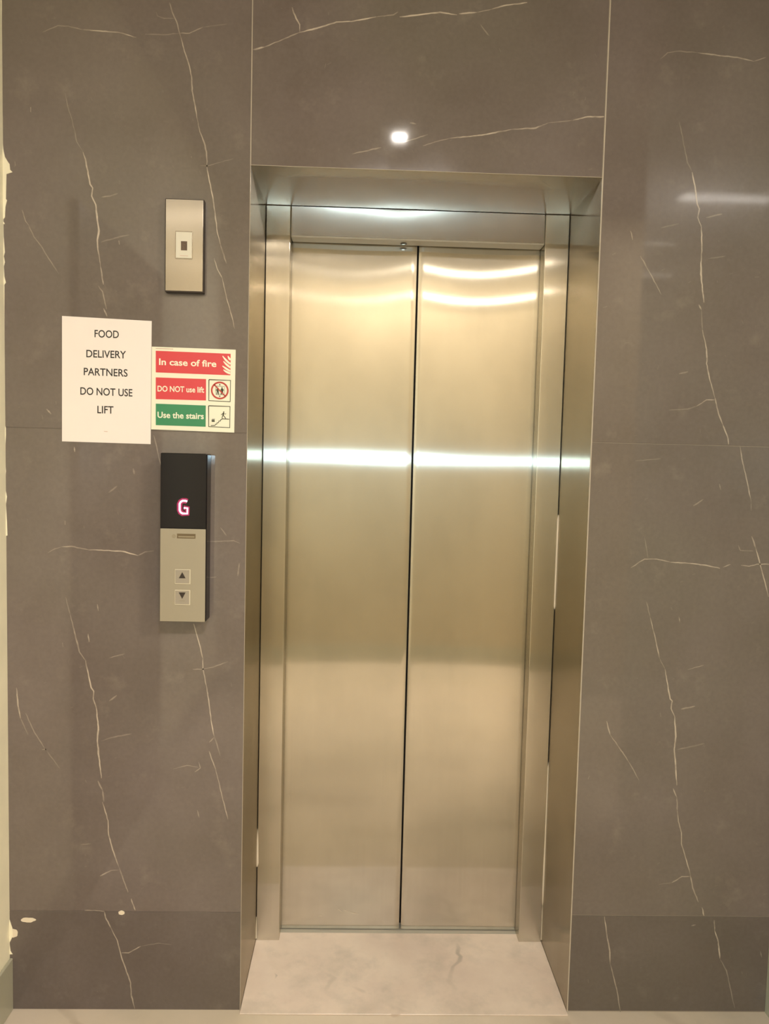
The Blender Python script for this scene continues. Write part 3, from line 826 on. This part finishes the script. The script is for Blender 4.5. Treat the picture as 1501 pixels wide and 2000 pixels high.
for pts in ([(434.5,695),(440,704),(449.9,711)], [(445,695),(446.5,700),(449.9,703)], [(436,705.5),(442,712.5),(449.8,718)], [(434,714.5),(440,719.5),(449.8,725)], [(436,722),(441,726.5),(449.6,729.5)]):
    # smooth flame tongues
    c = px2(pts, Tb); a, b, d = [Vector(p) for p in c]
    q = [tuple(a * (1 - t) ** 2 + b * 2 * t * (1 - t) + d * t * t) for t in [i / 8 for i in range(9)]]
    stroke(bm, q, [0.0008 + 0.0042 * math.sin(math.pi * min(1, i / 8 * .62 + .06)) for i in range(9)], Tb)
link('flame_symbol', bm, M['ivory'], b1)

def symbol_box(corners, name, label):
    bm = bmesh.new()
    stroke(bm, px2(corners + [corners[0]], Tb), 0.0021, Tb)
    o = link(name, bm, M['symdark'], fs); o['label'] = label
    return o
s1 = symbol_box([(407.8, 741.4), (450, 743), (449.3, 784.5), (407.6, 782.5)], 'pictogram', 'no lift pictogram in a thin square')
def P(u, v, Y=Tb): q = wp(u, v, Y); return (q.x, q.z)
def fig(bm, u, v, s, dirn=1, run=False):
    """small standing or running figure, s = height in photo pixels"""
    cx, cz = P(u, v)
    m = s / 807.0
    pt = lambda a, b: (cx + a * m * dirn, cz + b * m)
    prism(bm, disc_pts(*pt(0.02, 0.42), 0.085 * m, 0.085 * m, 12), Tb, Tb + 0.0002)
    if run:
        stroke(bm, [pt(0.0, .32), pt(-.06, -.02)], 0.17 * m, Tb)
        stroke(bm, [pt(-.05, 0.0), pt(.10, -.16), pt(.30, -.42)], 0.10 * m, Tb)
        stroke(bm, [pt(-.06, 0.0), pt(-.16, -.2), pt(-.20, -.45)], 0.10 * m, Tb)
        stroke(bm, [pt(0, .26), pt(.20, .14), pt(.34, .22)], 0.07 * m, Tb)
        stroke(bm, [pt(-.02, .26), pt(-.20, .16), pt(-.32, .02)], 0.07 * m, Tb)
    else:
        stroke(bm, [pt(0, .32), pt(0, -.05)], 0.26 * m, Tb)
        stroke(bm, [pt(-.05, 0.0), pt(-.12, -.46)], 0.12 * m, Tb)
        stroke(bm, [pt(.05, 0.0), pt(.14, -.46)], 0.12 * m, Tb)
        stroke(bm, [pt(.08, .28), pt(.24, .08), pt(.30, -.02)], 0.08 * m, Tb)
        stroke(bm, [pt(-.08, .28), pt(-.22, .08)], 0.08 * m, Tb)
bm = bmesh.new()
stroke(bm, px2([(421.3, 754), (438.2, 754.7), (438, 771.2), (421, 770.4), (421.3, 754)], Tb), 0.0009, Tb)
fig(bm, 425, 764, 14, 1); fig(bm, 433.5, 764, 15, -1)
for up in (1, -1):
    v0 = 751.2 if up > 0 else 774
    q = px2([(429 - 1.6, v0 + 1.2 * up), (429 + 1.6, v0 + 1.2 * up), (429, v0 - 2 * up)], Tb)
    if (q[1][0]-q[0][0])*(q[2][1]-q[0][1])-(q[1][1]-q[0][1])*(q[2][0]-q[0][0]) < 0: q = q[::-1]
    prism(bm, q, Tb, Tb + 0.0002)
link('lift_figures', bm, M['symdark'], s1)
cx, cz = P(429, 762.6)
bm = bmesh.new()
r = 15.4 / 807
stroke(bm, disc_pts(cx, cz, r, r, 40), 0.0038, Tb - 0.0002, closed=True)
stroke(bm, [(cx - r * .7, cz + r * .7), (cx + r * .7, cz - r * .7)], 0.0028, Tb - 0.0002)
link('prohibition_ring', bm, M['symred'], s1)
s2 = symbol_box([(407.2, 792.5), (449, 794), (448.5, 835.2), (407.3, 833.2)], 'pictogram', 'stairs pictogram in a thin square')
bm = bmesh.new()
stroke(bm, px2([(411.5, 831.2), (420, 831), (420.3, 828.6), (423.2, 828.4), (423.6, 825.8), (426.6, 825.4), (427, 822.6), (430.2, 822.2), (430.6, 819.8), (433, 819.2), (433.4, 818), (447, 818.8)], Tb), 0.0018, Tb)
fig(bm, 436.3, 811, 14.5, 1, True)
# flames at the foot of the stairs
for k in range(3):
    stroke(bm, px2([(414.4 + k * 2.0, 824), (413.9 + k * 2.0, 820.5), (415.2 + k * 2.0, 817.6)], Tb), [0.0022, 0.0020, 0.0006], Tb)
link('stair_figure', bm, M['symdark'], s2)
bm = bmesh.new(); stroke(bm, px2([(304, 680.6), (338, 681.6)], Tb), 0.0016, Tb)
link('small_print', bm, M['faint'], fs)

# ------------------------------------------------------------------ call panel
CPD = -0.05
cp = empty('call_panel', (-0.142, 0.0, 1.20))
tag(cp, 'tall lift call panel with black display showing red G, below the fire sign', 'call panel')
a = wp(313.5, 884, CPD); b = wp(400.5, 1215, CPD)
PX0, PX1, PZ0, PZ1 = a.x, b.x + 0.0, b.z, a.z
bm = bmesh.new(); box(bm, PX0 - 0.0008, PX1 + 0.0010, CPD + 0.0012, -0.0002, PZ0 - 0.0005, PZ1, 0.0035, 4)
hs = link('housing', bm, M['black'], cp)
split = wp(356, 1032.5, CPD).z
bm = bmesh.new(); box(bm, PX0, PX1, CPD, CPD + 0.006, split + 0.0006, PZ1 - 0.0008, 0.0012, 3)
dw = link('display_window', bm, M['black'], cp); dw['label'] = 'glossy black display'
bm = bmesh.new()
Yg = CPD - 0.0006
gpts = [(365.4, 979.6), (362.5, 978.2), (356.5, 978.0), (352.8, 980.2), (350.6, 984), (350.6, 996.5), (352.6, 1000.6), (356, 1002.8), (365.6, 1003.2), (365.8, 992.4), (358.6, 992.2)]
stroke(bm, px2(gpts, Yg), 0.0048, Yg)
gl = link('floor_indicator', bm, M['led'], dw); gl['label'] = 'glowing pink white G'
bm = bmesh.new()
stroke(bm, px2(gpts, CPD - 0.0003), 0.0125, CPD - 0.0003)
link('indicator_halo', bm, M['ledhalo'], dw)  # light bleed around the G, painted as a wider emissive stroke
# face plate
bm = bmesh.new(); box(bm, PX0 + 0.0003, PX1 - 0.0006, CPD - 0.0016, CPD + 0.004, PZ0 + 0.0003, split - 0.0004, 0.0010, 2)
fp = link('face_plate', bm, M['champagne'], cp); fp['label'] = 'champagne metal face plate'
Yf = CPD - 0.0016
bm = bmesh.new(); quad_px(bm, [(345.5, 1042.2), (381.7, 1043), (381.4, 1052.2), (345.4, 1051.4)], Yf - 0.0004, 0.0004)
bd = link('badge', bm, M['badge'], fp)
bm = bmesh.new(); stroke(bm, px2([(348, 1048), (379.5, 1048.8)], Yf - 0.0006), 0.0032, Yf - 0.0006)
link('badge_text', bm, M['badgelight'], fp)
cx, cz = P(339.3, 1047.3, Yf - 0.0004)
bm = bmesh.new(); prism(bm, disc_pts(cx, cz, 0.0043, 0.0043, 20), Yf - 0.0004, Yf)
em = link('emblem', bm, M['badgelight'], fp)
bm = bmesh.new(); stroke(bm, disc_pts(cx, cz, 0.0021, 0.0021, 16), 0.0009, Yf - 0.0005, closed=True)
link('emblem_ring', bm, M['champagne'], fp)
def call_button(c, arrow, label, marks):
    q = [wp(u, v, Yf) for u, v in c]
    x0, x1, z1, z0 = (q[0].x + q[3].x) / 2, (q[1].x + q[2].x) / 2, (q[0].z + q[1].z) / 2, (q[2].z + q[3].z) / 2
    bm = bmesh.new(); box(bm, x0, x1, Yf - 0.0016, Yf + 0.001, z0, z1, 0.0009, 2)
    o = link('call_button', bm, M['rim'], cp); o['label'] = label
    bm = bmesh.new(); box(bm, x0 + 0.0016, x1 - 0.0022, Yf - 0.0021, Yf - 0.001, z0 + 0.0022, z1 - 0.0016, 0.0004, 1)
    link('button_cap', bm, M['button'], o)
    ap = px2(arrow, Yf - 0.0024)
    if (ap[1][0]-ap[0][0])*(ap[2][1]-ap[0][1])-(ap[1][1]-ap[0][1])*(ap[2][0]-ap[0][0]) < 0: ap = ap[::-1]
    bm = bmesh.new(); prism(bm, ap, Yf - 0.0024, Yf - 0.002)
    link('arrow', bm, M['blackbox'], o)
    if marks:
        bm = bmesh.new(); stroke(bm, px2(marks, Yf - 0.0023), 0.0010, Yf - 0.0023)
        link('faint_marking', bm, M['badgelight'], o)
call_button([(341.4, 1111.4), (372, 1112), (371.8, 1141.2), (341.2, 1140.4)], [(349, 1129.4), (362.2, 1129.6), (355.7, 1117.4)], 'up button', None)
call_button([(341.2, 1151.8), (371.6, 1152.4), (371.2, 1182), (340.8, 1181.2)], [(348.8, 1157), (362.2, 1157.2), (355.6, 1169.8)], 'down button', [(350, 1173.5), (361, 1173.7)])

# ------------------------------------------------------------------ steel wall plate
UD = -0.020
up = empty('switch_plate', (-0.149, 0.0, 1.88))
tag(up, 'small upright steel plate with white insert and dark window, above the notices', 'wall plate')
q = [wp(u, v, UD) for u, v in ((323, 388), (396, 391), (396, 570), (323.5, 567))]
ux0, ux1, uz1, uz0 = (q[0].x + q[3].x) / 2, (q[1].x + q[2].x) / 2, (q[0].z + q[1].z) / 2, (q[2].z + q[3].z) / 2
bm = bmesh.new(); box(bm, ux0 - 0.0018, ux1 + 0.0018, UD + 0.0016, -0.0002, uz0 - 0.0026, uz1 + 0.0014, 0.001, 1)
link('back_box', bm, M['blackbox'], up)
bm = bmesh.new(); box(bm, ux0, ux1, UD, UD + 0.0016, uz0, uz1, 0.0006, 2)
sp = uv_by(link('face_plate', bm, M['plate'], up), uvx); sp['label'] = 'brushed steel face plate'
def rect(c, Y):
    q = [wp(u, v, Y) for u, v in c]
    return (q[0].x + q[3].x) / 2, (q[1].x + q[2].x) / 2, (q[2].z + q[3].z) / 2, (q[0].z + q[1].z) / 2
x0, x1, z0, z1 = rect([(343.4, 453.2), (374.6, 454.4), (374.4, 505), (343.6, 504)], UD)
bm = bmesh.new(); box(bm, x0 - 0.0016, x1 + 0.0016, UD - 0.0008, UD, z0 - 0.0016, z1 + 0.0022, 0.0007, 2)
uv_by(link('insert_surround', bm, M['plate'], up), uvx)
bm = bmesh.new(); box(bm, x0, x1, UD - 0.0024, UD, z0, z1, 0.0009, 2)
ins = link('white_insert', bm, M['white'], up)
x0, x1, z0, z1 = rect([(353.2, 471), (365.3, 471.4), (365.3, 489.2), (353.3, 488.8)], UD - 0.0024)
bm = bmesh.new(); box(bm, x0, x1, UD - 0.0027, UD - 0.0023, z0, z1)
link('dark_window', bm, M['mesh'], ins)
bm = bmesh.new(); stroke(bm, px2([(351.5, 499.3), (367, 499.9)], UD - 0.0026), 0.0011, UD - 0.0026)
link('small_print', bm, M['faint'], ins)

# ------------------------------------------------------------------ lamps of the lobby (behind and above the camera)
dl = empty('square_downlight', (0.41, -1.75, ZC))
tag(dl, 'square white downlight in the ceiling in front of the lift', 'ceiling light')
bm = bmesh.new(); box(bm, 0.33, 0.49, -1.83, -1.67, ZC - 0.012, ZC, 0.003, 2); link('trim_ring', bm, M['lampwhite'], dl)
bm = bmesh.new(); box(bm, 0.38, 0.44, -1.78, -1.72, ZC - 0.014, ZC - 0.0125); link('diffuser', bm, M['lampw'], dl)
area('downlight_glow', (0.41, -1.75, ZC - 0.016), (0, 0, 0), 0.055, 0.06, P_DOWN, NEUT)

cl = empty('ceiling_panel_light', (0.48, -2.36, ZC))
tag(cl, 'long slim warm ceiling light nearer the back wall, with an added light blocker on its wall side', 'ceiling light')
bm = bmesh.new(); box(bm, 0.21, 0.75, -2.42, -2.30, ZC - 0.020, ZC, 0.003, 2); link('housing', bm, M['blackbox'], cl)
bm = bmesh.new(); box(bm, 0.21, 0.75, -2.428, -2.422, ZC - 0.085, ZC, 0.002, 2); link('light_blocker', bm, M['dark'], cl)  # added only to keep lamp light off the top of the back wall
bm = bmesh.new(); box(bm, 0.22, 0.74, -2.415, -2.305, ZC - 0.024, ZC - 0.0205); link('diffuser', bm, M['lamp'], cl)
area('panel_glow', (0.48, -2.36, ZC - 0.027), (0, 0, 0), 0.50, 0.10, P_PANEL, NEUT)

for k, z in enumerate((2.68, 2.50)):
    tb = empty('tube_light', (0.95, YB, z))
    tag(tb, ('upper' if k == 0 else 'lower') + ' of two short warm tube lights on the wall behind', 'tube light', 'tube lights on the back wall')
    bm = bmesh.new(); box(bm, 0.62, 1.31, YB, YB + 0.025, z - 0.012, z + 0.012, 0.003, 2); link('batten', bm, M['blackbox'], tb)
    bm = bmesh.new()
    bmesh.ops.create_cone(bm, cap_ends=True, segments=20, radius1=0.010, radius2=0.010, depth=0.65, matrix=Matrix.Translation((0.965, YB + 0.042, z)) @ Matrix.Rotation(math.pi / 2, 4, 'Y'))
    link('tube', bm, M['lamp'], tb, True)
    area('tube_glow', (0.965, YB + 0.060, z), (math.radians(90), 0, 0), 0.64, 0.012, P_TUBE, WARM)
# added fill lamp in the unseen corridor, brightens the left wall
cr = empty('corridor_fill_lamp', (2.2, -2.05, ZC))
tag(cr, 'added round-edged warm fill lamp in the unseen corridor to the right', 'ceiling light')
bm = bmesh.new(); box(bm, 1.98, 2.42, -2.27, -1.83, ZC - 0.02, ZC, 0.006, 2); link('housing', bm, M['lampwhite'], cr)
area('corridor_fill', (2.2, -2.05, ZC - 0.025), (0, 0, 0), 0.4, 0.4, P_CORR, WARM)
